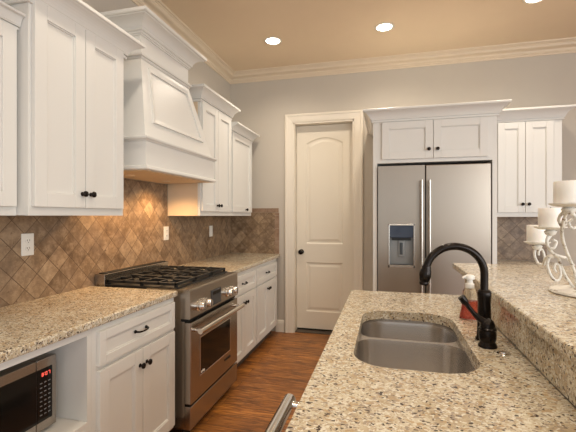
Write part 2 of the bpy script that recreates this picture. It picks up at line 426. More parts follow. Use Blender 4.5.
# backsplash tiles
b = thing('tile_backsplash', (XW, 2.6, 0.914), 'diagonal tan travertine tile backsplash along the left wall behind the range', 'backsplash')
m = MB(); m.box((XW+0.001, YF+2.6, 0.90), (XW+0.010, YB-0.0015, 1.360)); m.box((XW+0.001, 1.91, 1.36), (XW+0.010, 2.948, 1.63)); m.add('tile_field', 'tile_left', b)
b = thing('tile_backsplash', (-1.53, YB, 0.914), 'small brown travertine tile backsplash with border on the back wall left of the door', 'backsplash')
MB().box((XW+0.010, YB-0.010, 0.915), (-1.275, YB, 1.40)).add('tile_field', 'tile_back', b)
m = MB()
x = XW+0.012
while x < -1.23:
    x1 = min(x+0.15, -1.223); m.box((x+0.001, YB-0.0115, 1.4015), (x1-0.001, YB, 1.452), 0.001); x = x1
z = 0.915
while z < 1.399:
    z1 = min(z+0.15, 1.3995); m.box((-1.2745, YB-0.0115, z+0.001), (-1.223, YB, z1-0.001), 0.001); z = z1
m.add('tile_border', 'tile_border', b)
MB().box((0.8865, YB-0.010, 0.915), (1.545, YB, 1.37)).add('tile_backsplash', 'tile_back', label='diagonal travertine tile backsplash under the right wall cabinet beside the refrigerator', category='backsplash')

# ------------------------------------------------------------------ wall cabinets, left wall
def wall_cab(y0, y1, xf, z0, z1, label, doors, knobs, crown=None, side='cab', gapl=0.012, gapr=0.012, cap_l=True):
    t = thing('upper_cabinet', (XW+0.012, 0.5*(y0+y1), z0), label, 'cabinet', 'painted wall cabinets')
    MB().box((XW+0.0115, y0+0.0005, z0+0.0008), (xf-0.0202, y1-0.0005, z1), 0.001).add('body', 'cab', t)
    if side == 'wood':
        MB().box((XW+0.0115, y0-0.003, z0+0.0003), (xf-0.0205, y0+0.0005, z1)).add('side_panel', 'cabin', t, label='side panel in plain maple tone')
    m = MB(); F = FL(y0, xf, z0)
    # face frame with bottom rail
    W_ = y1-y0; H_ = z1-z0
    fbox(m, F, (0, -0.02, 0), (W_, 0, 0.045), 0.001); fbox(m, F, (0, -0.02, 0.045), (0.035, 0, H_)); fbox(m, F, (W_-0.035, -0.02, 0.045), (W_, 0, H_)); fbox(m, F, (0.035, -0.02, H_-0.04), (W_-0.035, 0, H_))
    m.add('face_frame', 'cab', t)
    for (a, b_) in doors:
        shaker(FL(a, xf, z0+0.038), b_-a, z1-0.012-z0-0.038, t)
    for (y, z) in knobs: knob(FL(0, xf, 0), y, z, 0.02, t)
    if crown:
        p, c0, c1, path = crown
        MB().sweep(crown_prof(p, c0, c1), path).add('crown', 'cab', t)
    return t
# A, far left
wall_cab(0.55, 1.300, -1.53, 1.362, 2.165, 'lower wall cabinet at the left edge of the photo beside the taller two door cabinet',
         [(0.57, 0.93), (0.934, 1.285)], [(0.90, 1.46), (0.965, 1.46)], (0.050, 2.150, 2.215, [(XW+0.012, 0.55), (-1.53, 0.55), (-1.53, 1.300)]))
# B
wall_cab(1.302, 1.905, -1.47, 1.362, 2.30, 'tall cream two door wall cabinet between the left edge cabinet and the range hood',
         [(1.316, 1.599), (1.603, 1.885)], [(1.578, 1.468), (1.632, 1.468)], (0.088, 2.265, 2.372, [(XW+0.012, 1.302), (-1.47, 1.302), (-1.47, 1.905), (XW+0.012, 1.905)]))
# C
wall_cab(2.952, 3.602, -1.525, 1.362, 2.345, 'cream two door wall cabinet just right of the range hood with maple side',
         [(2.966, 3.274), (3.278, 3.586)], [(3.248, 1.455), (3.304, 1.455)], (0.080, 2.325, 2.445, [(XW+0.012, 2.952), (-1.525, 2.952), (-1.525, 3.602), (XW+0.012, 3.602)]), side='wood')
# D
wall_cab(3.604, 4.215, -1.525, 1.362, 2.225, 'lower narrow cream wall cabinet nearest the back wall corner with one knob',
         [(3.622, 4.192)], [(3.99, 1.43)], (0.080, 2.205, 2.308, [(-1.525, 3.604), (-1.525, 4.215), (XW+0.012, 4.215)]))

# ------------------------------------------------------------------ range hood
h = thing('range_hood', (-1.62, 2.49, 1.63), 'tall white painted wooden range hood with tapered front over the range', 'range hood')
def ring(x, y0, y1, z, x0=XW+0.0115): return [(x0, y0, z), (x, y0, z), (x, y1, z), (x0, y1, z)]
LX, LY0, LY1 = -1.375, 1.985, 2.90
m = MB(); m.loft([ring(LX, LY0, LY1, 1.637), ring(LX, LY0, LY1, 1.812)])
m.add('apron', 'cab', h)
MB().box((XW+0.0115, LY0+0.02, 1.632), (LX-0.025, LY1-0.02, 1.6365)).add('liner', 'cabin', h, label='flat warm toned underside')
MB().sweep([(-0.005, 1.635), (0.012, 1.635), (0.018, 1.641), (0.016, 1.655), (0.006, 1.662), (-0.005, 1.664)], [(XW+0.0115, LY0), (LX, LY0), (LX, LY1+0.0), (XW+0.0115, LY1)]).add('bottom_molding', 'cab', h)
MB().sweep([(-0.02, 1.805), (0.006, 1.805), (0.012, 1.812), (0.022, 1.818), (0.024, 1.828), (0.010, 1.834), (-0.02, 1.836)], [(XW+0.0115, LY0), (LX, LY0), (LX, LY1), (XW+0.0115, LY1)]).add('shelf_molding', 'cab', h)
TX, TY0, TY1 = -1.515, 2.135, 2.735
bz, tz = 1.83, 2.375
BX, BY0, BY1 = -1.385, 1.992, 2.893
MB().loft([ring(BX, BY0, BY1, bz), ring(TX, TY0, TY1, tz)]).add('tapered_body', 'cab', h)
# raised bead rectangle and inner panel following the slope of the front
P00, P10, P01, P11 = Vector((BX, BY0, bz)), Vector((BX, BY1, bz)), Vector((TX, TY0, tz)), Vector((TX, TY1, tz))
nrm = (P10-P00).cross(P01-P00).normalized()
if nrm.x < 0: nrm = -nrm
def sp(u, v, q=0): return (P00.lerp(P10, u)).lerp(P01.lerp(P11, u), v)+nrm*q
m = MB()
u0, u1, v0, v1 = 0.105, 0.895, 0.20, 0.90; b = 0.024
def bead(a, c):
    a0, c0 = a, c
    du = 0.014
    m.loft([[sp(*a0, 0), sp(*a0, 0.010), sp(a0[0], a0[1], 0.010), sp(a0[0], a0[1], 0)]])
def strip(ua, va, ub, vb, uc, vc, ud, vd):
    m.hexa([sp(ua, va, -0.001), sp(ub, vb, -0.001), sp(uc, vc, -0.001), sp(ud, vd, -0.001), sp(ua, va, 0.014), sp(ub, vb, 0.014), sp(uc, vc, 0.010), sp(ud, vd, 0.010)])
bu, bv = 0.030, 0.050
strip(u0, v0, u1, v0, u1-bu, v0+bv, u0+bu, v0+bv); strip(u1, v0, u1, v1, u1-bu, v1-bv, u1-bu, v0+bv)
strip(u1, v1, u0, v1, u0+bu, v1-bv, u1-bu, v1-bv); strip(u0, v1, u0, v0, u0+bu, v0+bv, u0+bu, v1-bv)
m.add('panel_molding', 'cab', h)
MB().loft([ring(TX, TY0, TY1, tz), ring(TX, TY0, TY1, 2.58)]).add('chimney', 'cab', h)
MB().sweep([(-0.01, 2.362), (0.005, 2.362), (0.010, 2.368), (0.010, 2.376), (0.020, 2.380), (0.022, 2.392), (0.010, 2.397), (0.010, 2.404), (-0.01, 2.406)], [(XW+0.0115, TY0), (TX, TY0), (TX, TY1), (XW+0.0115, TY1)]).add('band_molding', 'cab', h)
pc = [(-0.012, 2.512), (0.006, 2.512), (0.008, 2.520), (0.014, 2.522), (0.014, 2.534), (0.024, 2.537), (0.028, 2.545), (0.026, 2.552)]
for i in range(8):
    a = i/7; pc.append((0.028+0.062*(0.4*a+0.6*(1-math.cos(a*PI/2))), 2.554+0.048*(0.4*a+0.6*math.sin(a*PI/2))))
pc += [(0.092, 2.606), (0.104, 2.608), (0.108, 2.613), (0.108, 2.628), (0.104, 2.632), (-0.012, 2.632)]
MB().sweep(pc, [(XW+0.0115, TY0), (TX, TY0), (TX, TY1), (XW+0.0115, TY1)]).add('crown', 'cab', h)
for y in (2.22, 2.66):
    MB().lathe([(0.032, 0), (0.032, 0.004), (0.028, 0.0045)], (-1.66, y, 1.6285), (0, 0, 1), 20).add('hood_lamp', 'frost', h, smooth=True)
    l = bpy.data.lights.new('hood_light', 'SPOT'); l.energy = 15; l.color = (1.0, 0.62, 0.30); l.spot_size = math.radians(150); l.spot_blend = 0.8; l.shadow_soft_size = 0.04
    o = bpy.data.objects.new('hood_light', l); COL.objects.link(o); o.location = (-1.66, y, 1.622)

# ------------------------------------------------------------------ base cabinets, left wall
XF = -1.232         # face frame plane
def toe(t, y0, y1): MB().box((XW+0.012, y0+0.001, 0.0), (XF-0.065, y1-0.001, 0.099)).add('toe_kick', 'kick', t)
def base_cab(y0, y1, label, drawers, doors, knobs, pulls):
    t = thing('base_cabinet', (XW+0.012, 0.5*(y0+y1), 0), label, 'cabinet', 'painted base cabinets')
    toe(t, y0, y1)
    MB().box((XW+0.012, y0, 0.10), (XF, y1, 0.879), 0.001).add('body', 'cab', t)
    for a, b_, z0, z1 in drawers:
        shaker(FL(a, XF, z0), b_-a, z1-z0, t, 'drawer', st=0.040)
    for a, b_, z0, z1 in doors: shaker(FL(a, XF, z0), b_-a, z1-z0, t)
    for y, z in knobs: knob(FL(0, XF, 0), y, z, 0.02, t)
    for y, z in pulls: pull(FL(0, XF, 0), y, z, 0.02 if False else 0.0115, t)
    return t
base_cab(1.392, 2.052, 'cream base cabinet with one drawer over two doors left of the range', [(1.420, 2.034, 0.700, 0.852)], [(1.420, 1.725, 0.125, 0.680), (1.729, 2.034, 0.125, 0.680)], [(1.700, 0.602), (1.756, 0.602)], [(1.718, 0.780)])
base_cab(2.866, 3.512, 'cream base cabinet right beside the range beneath the far counter', [(2.885, 3.495, 0.690, 0.842)], [(2.885, 3.188, 0.125, 0.670), (3.192, 3.495, 0.125, 0.670)], [(3.162, 0.600), (3.218, 0.600)], [(3.19, 0.768)])
base_cab(3.514, 4.262, 'cream base cabinet next to the pantry door at the end of the far counter', [(3.532, 4.215, 0.690, 0.842)], [(3.532, 3.872, 0.125, 0.670), (3.876, 4.215, 0.125, 0.670)], [(3.846, 0.600), (3.902, 0.600)], [(3.875, 0.768)])
# microwave cabinet
t = thing('base_cabinet', (XW+0.012, 0.95, 0), 'cream base cabinet with an open niche holding the microwave', 'cabinet', 'painted base cabinets')
toe(t, 0.45, 1.390)
m = MB(); m.box((XW+0.012, 0.45, 0.10), (XF, 0.468, 0.879)); m.box((XW+0.012, 1.367, 0.10), (XF, 1.391, 0.879)); m.box((XW+0.012, 0.468, 0.10), (XW+0.03, 1.367, 0.879))
m.box((XW+0.03, 0.468, 0.850), (XF, 1.367, 0.879)); m.box((XW+0.03, 0.468, 0.10), (XF, 1.367, 0.47)); m.add('body', 'cab', t)
MB().box((XW+0.03, 0.468, 0.4705), (XF+0.004, 1.367, 0.486), 0.001).add('shelf', 'cab', t)
for a, b_ in ((0.475, 0.905), (0.909, 1.360)): shaker(FL(a, XF, 0.125), b_-a, 0.32, t)

# countertops on the left
def top(y0, y1, x1, label, x0=XW+0.0105):
    return MB().box((x0, y0, 0.880), (x1, y1, 0.914), 0.007).add('countertop', 'granite', label=label, category='countertop')
top(0.40, 2.062, -1.209, 'speckled granite countertop left of the range above the microwave')
top(2.862, YB-0.012, -1.205, 'speckled granite countertop between the range and the back wall')

# ------------------------------------------------------------------ range
r = thing('gas_range', (-1.48, 2.475, 0), 'stainless slide in gas range with black grates under the white hood', 'range')
RX = -1.145; R0, R1 = 2.094, 2.855
MB().box((XW+0.02, R0+0.012, 0.06), (RX-0.045, R1-0.012, 0.905)).add('body', 'steel_z', r)
m = MB()
# control panel with slightly sloping face
m.poly([(RX-0.30, R0, 0.90), (RX-0.30, R0, 0.735), (RX-0.004, R0, 0.735), (RX, R0, 0.741), (RX-0.004, R0, 0.905), (RX-0.010, R0, 0.914), (RX-0.30, R0, 0.914)], (0, R1-R0, 0)); m.add('control_panel', 'steel_y', r)
MB().box((RX-0.60, R0+0.004, 0.905), (RX-0.085, R1-0.004, 0.920), 0.003).add('cooktop', 'black', r)
for y in (2.200, 2.294, 2.645, 2.737):
    kk = MB().lathe([(0.033, 0), (0.033, 0.008), (0.027, 0.011), (0.026, 0.040), (0.022, 0.046), (0.002, 0.047)], (RX-0.002, y, 0.795), (1, 0, 0.02), 28).add('knob', 'chrome', r, smooth=True)
    MB().box((RX+0.040, y-0.004, 0.773), (RX+0.050, y+0.004, 0.817), 0.001).add('pointer', 'steel_y', kk)
dp = MB().box((RX-0.01, 2.385, 0.752), (RX+0.003, 2.535, 0.855), 0.002).add('display', 'display', r)
MB().box((RX, 2.40, 0.822), (RX+0.0036, 2.52, 0.845)).add('screen', 'glassdark', dp)
# oven door
D0, D1 = R0+0.006, R1-0.006
m = MB(); m.box((RX-0.045, D0, 0.215), (RX, D1, 0.712), 0.006); od = m.add('oven_door', 'steel_y', r)
MB().box((RX-0.002, 2.222, 0.352), (RX+0.0015, 2.695, 0.588), 0.0006).add('window', 'glassdark', od)
m = MB()
for a, c in (((RX, 2.215, 0.345), (RX+0.003, 2.702, 0.352)), ((RX, 2.215, 0.588), (RX+0.003, 2.702, 0.595)), ((RX, 2.215, 0.352), (RX+0.003, 2.222, 0.588)), ((RX, 2.695, 0.352), (RX+0.003, 2.702, 0.588))): m.box(a, c, 0.001)
m.add('window_trim', 'chrome', od)
m = MB()
for (y, z, w_) in ((2.238, 0.366, 0.012), (2.255, 0.370, 0.011), (2.272, 0.366, 0.012)): m.lathe([(0.008, 0), (0.008, 0.0012), (0.007, 0.0016)], (RX+0.0014, y, z), (1, 0, 0), 14)
m.add('emblem', 'white_plastic', od)
MB().box((RX, 2.60, 0.298), (RX+0.003, 2.70, 0.314), 0.001).add('badge', 'black', od)
m = MB(); HX = RX+0.052; hz = 0.660
m.tube([(HX, D0+0.02, hz), (HX, D1-0.02, hz)], 0.017, 20)
for y in (D0+0.045, D1-0.045): m.tube([(RX-0.002, y, hz), (HX, y, hz)], [0.013, 0.011], 14)
m.add('handle', 'chrome', od, smooth=True)
MB().box((RX-0.07, D0+0.004, 0.716), (RX-0.02, D1-0.004, 0.733)).add('vent_gap', 'gap', r)
MB().box((RX-0.042, D0, 0.062), (RX-0.002, D1, 0.203), 0.004).add('drawer', 'steel_y', r)
MB().box((RX-0.065, D0+0.01, 0.0), (RX-0.055, D1-0.01, 0.062)).add('toe_kick', 'black', r)
m = MB(); m.box((XW+0.012, R0, 0.905), (XW+0.088, R1-0.02, 0.985), 0.003); bg = m.add('backguard', 'steel_y', r)
m = MB(); m.box((XW+0.030, R0+0.02, 0.984), (XW+0.078, R1-0.04, 0.990)); m.add('vent', 'black', bg)
MB().box((XW+0.088, R0+0.002, 0.905), (RX-0.58, R1-0.002, 0.919)).add('rear_trim', 'black', r)
# burners and three grates
for x, y, rr_ in ((-1.36, 2.24, 0.05), (-1.62, 2.24, 0.04), (-1.49, 2.475, 0.055), (-1.36, 2.71, 0.045), (-1.62, 2.71, 0.045)):
    bu_ = MB().lathe([(rr_, 0), (rr_, 0.006), (rr_*0.8, 0.010), (rr_*0.8, 0.014)], (x, y, 0.919), n=24).add('burner', 'steel_y', r, smooth=True)
    MB().lathe([(rr_*0.7, 0.014), (rr_*0.72, 0.020), (rr_*0.6, 0.023)], (x, y, 0.919), n=24).add('burner_cap', 'iron', bu_, smooth=True)
for k in range(3):
    y0 = R0+0.012+k*0.2465; y1 = y0+0.243; x0, x1 = -1.745, -1.245; z0, z1 = 0.932, 0.949
    m = MB(); g = 0.016
    m.box((x0, y0, z0), (x1, y0+g, z1), 0.002); m.box((x0, y1-g, z0), (x1, y1, z1), 0.002); m.box((x0, y0, z0), (x0+g, y1, z1), 0.002); m.box((x1-g, y0, z0), (x1, y1, z1), 0.002)
    xm = 0.5*(x0+x1); ym = 0.5*(y0+y1)
    m.box((xm-g/2, y0, z0), (xm+g/2, y1, z1), 0.002)
    for cx in (0.5*(x0+xm), 0.5*(x1+xm)):
        m.box((cx-g/2, y0, z0), (cx+g/2, ym-0.028, z1+0.003), 0.002); m.box((cx-g/2, ym+0.028, z0), (cx+g/2, y1, z1+0.003), 0.002)
        m.box((cx-0.12, ym-g/2, z0), (cx-0.03, ym+g/2, z1+0.003), 0.002); m.box((cx+0.03, ym-g/2, z0), (cx+0.12, ym+g/2, z1+0.003), 0.002)
    for fx in (x0, x1-g, xm-g/2):
        for fy in (y0, y1-g): m.box((fx, fy, 0.919), (fx+g, fy+g, z0))
    m.add('grate', 'iron', r)

# ------------------------------------------------------------------ microwave
mw = thing('microwave', (-1.55, 1.04, 0.486), 'stainless and black microwave with red clock in the open cabinet niche', 'microwave')
MX, MY0, MY1, MZ0, MZ1 = -1.335, 0.81, 1.312, 0.500, 0.786
MB().box((-1.76, MY0+0.003, MZ0), (MX-0.03, MY1-0.003, MZ1), 0.004).add('body', 'steel_z', mw)
SPL = 1.218
dr = MB().box((MX-0.03, MY0, MZ0), (MX, SPL-0.001, MZ1), 0.003).add('door', 'steel_y', mw)
MB().box((MX-0.001, MY0+0.03, 0.538), (MX+0.002, SPL-0.001, 0.748), 0.0006).add('window', 'glassdark', dr)
cp = MB().box((MX-0.03, SPL+0.001, MZ0), (MX, MY1, MZ1), 0.003).add('control_panel', 'steel_y', mw)
MB().box((MX-0.001, SPL+0.002, 0.538), (MX+0.002, MY1-0.022, 0.748), 0.0006).add('keypad_glass', 'glassdark', cp)
m = MB()
for rrow in range(8):
    for c_ in range(3):
        y = SPL+0.014+c_*0.019; z = 0.690-rrow*0.018
        m.box((MX+0.0018, y, z), (MX+0.0026, y+0.010, z+0.004))
m.add('keys', 'keys', cp)
# clock reading 8:07 as seven segment digits
SEG = {'8': 'abcdefg', '0': 'abcdef', '7': 'abc'}
m = MB()
def digit(ch, y, z, w=0.008, hgt=0.014, t=0.0018):
    X0, X1 = MX+0.0018, MX+0.003
    R = {'a': (0, hgt-t, w, hgt), 'd': (0, 0, w, t), 'g': (0, hgt/2-t/2, w, hgt/2+t/2), 'f': (0, hgt/2, t, hgt), 'b': (w-t, hgt/2, w, hgt), 'e': (0, 0, t, hgt/2), 'c': (w-t, 0, w, hgt/2)}
    for s_ in SEG[ch]:
        a, b0, c_, d_ = R[s_]; m.box((X0, y+a, z+b0), (X1, y+c_, z+d_))
for i, ch in enumerate('807'): digit(ch, SPL+0.022+i*0.014+(0.003 if i else 0), 0.718)
for zz in (0.723, 0.730): m.box((MX+0.0018, SPL+0.0334, zz), (MX+0.003, SPL+0.0354, zz+0.002))
m.add('clock_digits', 'led', cp)
for x in (-1.74, -1.38):
    for y in (MY0+0.04, MY1-0.04): MB().lathe([(0.012, 0), (0.012, 0.015)], (x, y, 0.4862), n=12).add('foot', 'rubber', mw)

# ------------------------------------------------------------------ outlets on the left tiles
def outlet(y, z, label, rocker=False, X=XW+0.010):
    t = thing('outlet' if not rocker else 'light_switch', (X, y, z-0.057), label, 'outlet' if not rocker else 'switch')
    MB().box((X-0.0005, y-0.036, z-0.058), (X+0.006, y+0.036, z+0.058), 0.003).add('plate', 'white_plastic', t)
    if rocker: MB().box((X+0.005, y-0.017, z-0.033), (X+0.009, y+0.017, z+0.033), 0.002).add('rocker', 'white_plastic', t)
    else:
        for dz in (-0.02, 0.02):
            f = MB().lathe([(0.0165, 0), (0.0165, 0.002), (0.015, 0.003)], (X+0.0055, y, z+dz), (1, 0, 0), 20).add('receptacle', 'white_plastic', t)
            m = MB(); m.box((X+0.0078, y-0.008, z+dz-0.002), (X+0.0092, y-0.006, z+dz+0.007)); m.box((X+0.0078, y+0.006, z+dz-0.002), (X+0.0092, y+0.008, z+dz+0.007)); m.box((X+0.0078, y-0.002, z+dz-0.010), (X+0.0092, y+0.002, z+dz-0.006))
            m.add('slot', 'slot', f)
outlet(1.614, 1.210, 'white wall outlet on the tiles under the tall wall cabinet at left')
outlet(2.925, 1.212, 'white wall outlet on the tiles just right of the range')
outlet(3.79, 1.198, 'white rocker switch plate on the dark tiles nearest the corner', True)

# ------------------------------------------------------------------ refrigerator and its surround
FY = 3.50
t = thing('refrigerator_surround', (0.383, 3.95, 0), 'cream cabinet surround with two small doors and crown above the refrigerator', 'cabinet')
PX0, PX1 = -0.117, 0.884
MB().box((PX0, FY, 0), (PX0+0.036, YB-0.001, 2.20), 0.001).add('side_panel', 'cab', t)
MB().box((PX1-0.036, FY, 0), (PX1, YB-0.001, 2.20), 0.001).add('side_panel', 'cab', t)
m = MB(); m.box((PX0+0.036, FY+0.012, 1.825), (PX1-0.036, YB-0.001, 2.20)); m.box((PX0, FY-0.001, 1.825), (PX1, FY+0.012, 2.20), 0.001); m.add('body', 'cab', t)
F = FB(0, FY-0.001, 0)
shaker(FB(-0.040, FY-0.001, 1.856), 0.424, 0.326, t); shaker(FB(0.388, FY-0.001, 1.856), 0.424, 0.326, t)
knob(F, 0.350, 1.932, 0.02, t); knob(F, 0.420, 1.932, 0.02, t)
MB().sweep(crown_prof(0.085, 2.186, 2.293), [(PX0, YB-0.001), (PX0, FY), (PX1, FY), (PX1, YB-0.001)]).add('crown', 'cab', t)
fr = thing('refrigerator', (0.383, 3.9, 0), 'stainless side by side refrigerator with water dispenser between cream panels', 'refrigerator')
RF = 3.475          # face of the doors
FX0, FX1 = -0.073, 0.832
MB().box((FX0+0.004, RF+0.085, 0.02), (FX1-0.004, 4.30, 1.775), 0.003).add('body', 'gap', fr)
dl = 0.321
# freezer door with dispenser recess: built from four slabs round the opening
ox0, ox1, oz0, oz1 = 0.014, 0.236, 0.912, 1.288
m = MB(); T0, T1 = RF, RF+0.078
bm_boxes = (((FX0, T0, 0.11), (ox0, T1, 1.797)), ((ox1, T0, 0.11), (dl-0.004, T1, 1.797)), ((ox0, T0, oz1), (ox1, T1, 1.797)), ((ox0, T0, 0.11), (ox1, T1, oz0)))
for a, c in bm_boxes: m.box(a, c)
fz = m.add('door', 'steel_x', fr)
MB().box((dl+0.004, T0, 0.11), (FX1, T1, 1.797), 0.006).add('door', 'steel_x', fr)
MB().box((FX0+0.005, T0+0.05, 0.0), (FX1-0.005, T1, 0.10)).add('grille', 'black', fr)
m = MB()
for a, c in (((ox0-0.002, RF-0.006, oz0-0.002), (ox0+0.012, RF+0.004, oz1+0.002)), ((ox1-0.012, RF-0.006, oz0-0.002), (ox1+0.002, RF+0.004, oz1+0.002)), ((ox0, RF-0.006, oz1-0.012), (ox1, RF+0.004, oz1+0.002)), ((ox0, RF-0.006, oz0-0.002), (ox1, RF+0.004, oz0+0.022))): m.box(a, c, 0.002)
m.add('dispenser_frame', 'steel_z', fz)
m = MB(); m.box((ox0, RF+0.068, oz0), (ox1, RF+0.074, oz1)); m.box((ox0, RF+0.002, oz0), (ox0+0.004, RF+0.07, oz1)); m.box((ox1-0.004, RF+0.002, oz0), (ox1, RF+0.07, oz1)); m.box((ox0, RF+0.004, oz0), (ox1, RF+0.07, oz0+0.012)); m.add('dispenser_cavity', 'greyplastic', fz)
MB().box((ox0+0.012, RF-0.002, 1.172), (ox1-0.012, RF+0.02, oz1-0.012), 0.002).add('control_screen', 'blue', fz)
MB().box((ox0+0.030, RF+0.010, 1.148), (ox1-0.030, RF+0.05, 1.172), 0.003).add('spout', 'black', fz)
m = MB(); m.box((0.098, RF+0.050, 1.00), (0.152, RF+0.062, 1.15), 0.008); pd = m.add('paddle', 'greyplastic', fz); MB().box((0.112, RF+0.042, 1.02), (0.138, RF+0.051, 1.125), 0.004).add('paddle_pad', 'display', fz)
MB().box((ox0+0.012, RF+0.004, oz0+0.012), (ox1-0.012, RF+0.066, oz0+0.022)).add('drip_tray', 'black', fz)
for x in (0.288, 0.352):
    m = MB(); m.tube([(x, RF-0.055, 0.45), (x, RF-0.055, 1.665)], 0.0125, 20)
    for z in (0.50, 1.61): m.tube([(x, RF+0.001, z), (x, RF-0.055, z)], 0.009, 12)
    m.add('handle', 'steel_z', fr, smooth=True)

# ------------------------------------------------------------------ right wall cabinet, base and counter beside the fridge
t = thing('upper_cabinet', (1.22, YB, 1.352), 'cream two door wall cabinet right of the refrigerator behind the candles', 'cabinet', 'painted wall cabinets')
GX0, GX1, GY, GZ0, GZ1 = 0.886, 1.552, 4.02, 1.352, 2.255
m = MB(); m.box((GX0, GY, GZ0), (GX1, YB-0.002, GZ1), 0.001); m.add('body', 'cab', t)
shaker(FB(1.018, GY, 1.393), 0.229, 2.235-1.393, t, st=0.058); shaker(FB(1.251, GY, 1.393), 0.229, 2.235-1.393, t, st=0.058)
F = FB(0, GY, 0); knob(F, 1.222, 1.470, 0.02, t); knob(F, 1.275, 1.470, 0.02, t)
MB().sweep(crown_prof(0.085, 2.240, 2.352), [(GX0, GY), (GX1, GY), (GX1, YB-0.002)]).add('crown', 'cab', t)
t = thing('base_cabinet', (1.22, 4.05, 0), 'cream base cabinet behind the raised bar to the right of the refrigerator', 'cabinet', 'painted base cabinets')
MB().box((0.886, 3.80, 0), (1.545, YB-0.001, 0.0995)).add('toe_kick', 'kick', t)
MB().box((0.886, 3.74, 0.10), (1.545, YB-0.0005, 0.872)).add('body', 'cab', t)
for a in (0.90, 1.218): shaker(FB(a, 3.74, 0.125), 0.312, 0.545, t); shaker(FB(a, 3.74, 0.69), 0.312, 0.15, t, 'drawer', st=0.04)
MB().box((0.886, 3.71, 0.874), (1.555, YB-0.0105, 0.914), 0.006).add('countertop', 'granite', label='small granite countertop against the back wall right of the refrigerator', category='countertop')

# ------------------------------------------------------------------ island
IX0, IX1, IY0, IY1 = -0.203, 0.424, 0.30, 2.34
def rrect(x0, x1, y0, y1, rs, n=8):     # corner radii: (x0,y0) (x1,y0) (x1,y1) (x0,y1), counter clockwise
    pts = []
    for (cx, cy, a0, rad) in ((x0+rs[0], y0+rs[0], PI, rs[0]), (x1-rs[1], y0+rs[1], 1.5*PI, rs[1]), (x1-rs[2], y1-rs[2], 0, rs[2]), (x0+rs[3], y1-rs[3], 0.5*PI, rs[3])):
        for i in range(n+1):
            a = a0+0.5*PI*i/n; pts.append((cx+rad*math.cos(a), cy+rad*math.sin(a)))
    return pts
SK = (-0.105, 0.275, 1.165, 1.860)
def slab_hole(outer, hole, z0, z1):
    mb = MB(); bm = mb.bm; L = []
    for z in (z0, z1):
        lo = [bm.verts.new((x, y, z)) for x, y in outer]; lh = [bm.verts.new((x, y, z)) for x, y in hole]
        es = []
        for loop in (lo, lh):
            for k in range(len(loop)): es.append(bm.edges.new((loop[k], loop[(k+1) % len(loop)])))
        bmesh.ops.triangle_fill(bm, use_beauty=True, edges=es); L.append((lo, lh))
    for j in (0, 1):
        a, b = L[0][j], L[1][j]
        for k in range(len(a)): bm.faces.new([a[k], a[(k+1) % len(a)], b[(k+1) % len(a)], b[k]])
    return mb
hole = rrect(*SK, (0.11, 0.12, 0.12, 0.11), 8)
ct = slab_hole(rrect(IX0, IX1, IY0, IY1, (0.012, 0.002, 0.002, 0.025), 5), hole, 0.876, 0.914).add('countertop', 'granite', label='large speckled granite island countertop holding the double sink', category='countertop')
bv = ct.modifiers.new('bevel', 'BEVEL'); bv.width = 0.004; bv.segments = 3; bv.limit_method = 'ANGLE'; bv.angle_limit = math.radians(60)
# island cabinet, open under the sink
t = thing('island_cabinet', (0.14, 1.3, 0), 'cream island base cabinet beneath the granite sink counter', 'cabinet')
m = MB(); m.box((-0.165, IY0+0.02, 0.10), (-0.145, 0.478, 0.874)); m.box((-0.165, 1.122, 0.10), (-0.145, IY1-0.03, 0.874)); m.box((0.404, IY0+0.02, 0.10), (0.424, IY1-0.03, 0.874)); m.box((-0.145, IY0+0.02, 0.10), (0.404, IY0+0.04, 0.874)); m.box((-0.145, IY1-0.05, 0.10), (0.404, IY1-0.03, 0.874)); m.box((-0.145, 1.122, 0.10), (0.404, 1.14, 0.874)); m.box((-0.145, 0.46, 0.10), (0.404, 0.478, 0.874)); m.box((-0.145, 1.14, 0.10), (0.404, IY1-0.05, 0.12))
m.add('body', 'cab', t)
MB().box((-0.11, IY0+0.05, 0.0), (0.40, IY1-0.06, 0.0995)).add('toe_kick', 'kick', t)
FI = lambda y0, z0: (lambda p, q, r: (-0.165-q, y0+p, z0+r))
for a, w_ in ((1.15, 0.43), (1.584, 0.43)): shaker(FI(a, 0.125), w_, 0.56, t); shaker(FI(a, 0.70), w_, 0.145, t, 'drawer_front', st=0.035)
for y in (1.55, 1.615): knob(FI(0, 0), y, 0.62, 0.02, t)
# dishwasher
dw = thing('dishwasher', (-0.05, 0.80, 0), 'stainless dishwasher with bar handle in the aisle side of the island', 'dishwasher')
MB().box((-0.144, 0.482, 0.10), (0.38, 1.118, 0.865)).add('body', 'gap', dw)
dd = MB().box((-0.185, 0.484, 0.11), (-0.1455, 1.116, 0.868), 0.006).add('door', 'steel_y', dw)
m = MB(); m.tube([(-0.278, 0.50, 0.815), (-0.278, 1.105, 0.815)], 0.0185, 20)
for y in (0.54, 1.075): m.tube([(-0.184, y, 0.815), (-0.278, y, 0.815)], 0.011, 14)
m.add('handle', 'chrome', dd, smooth=True)
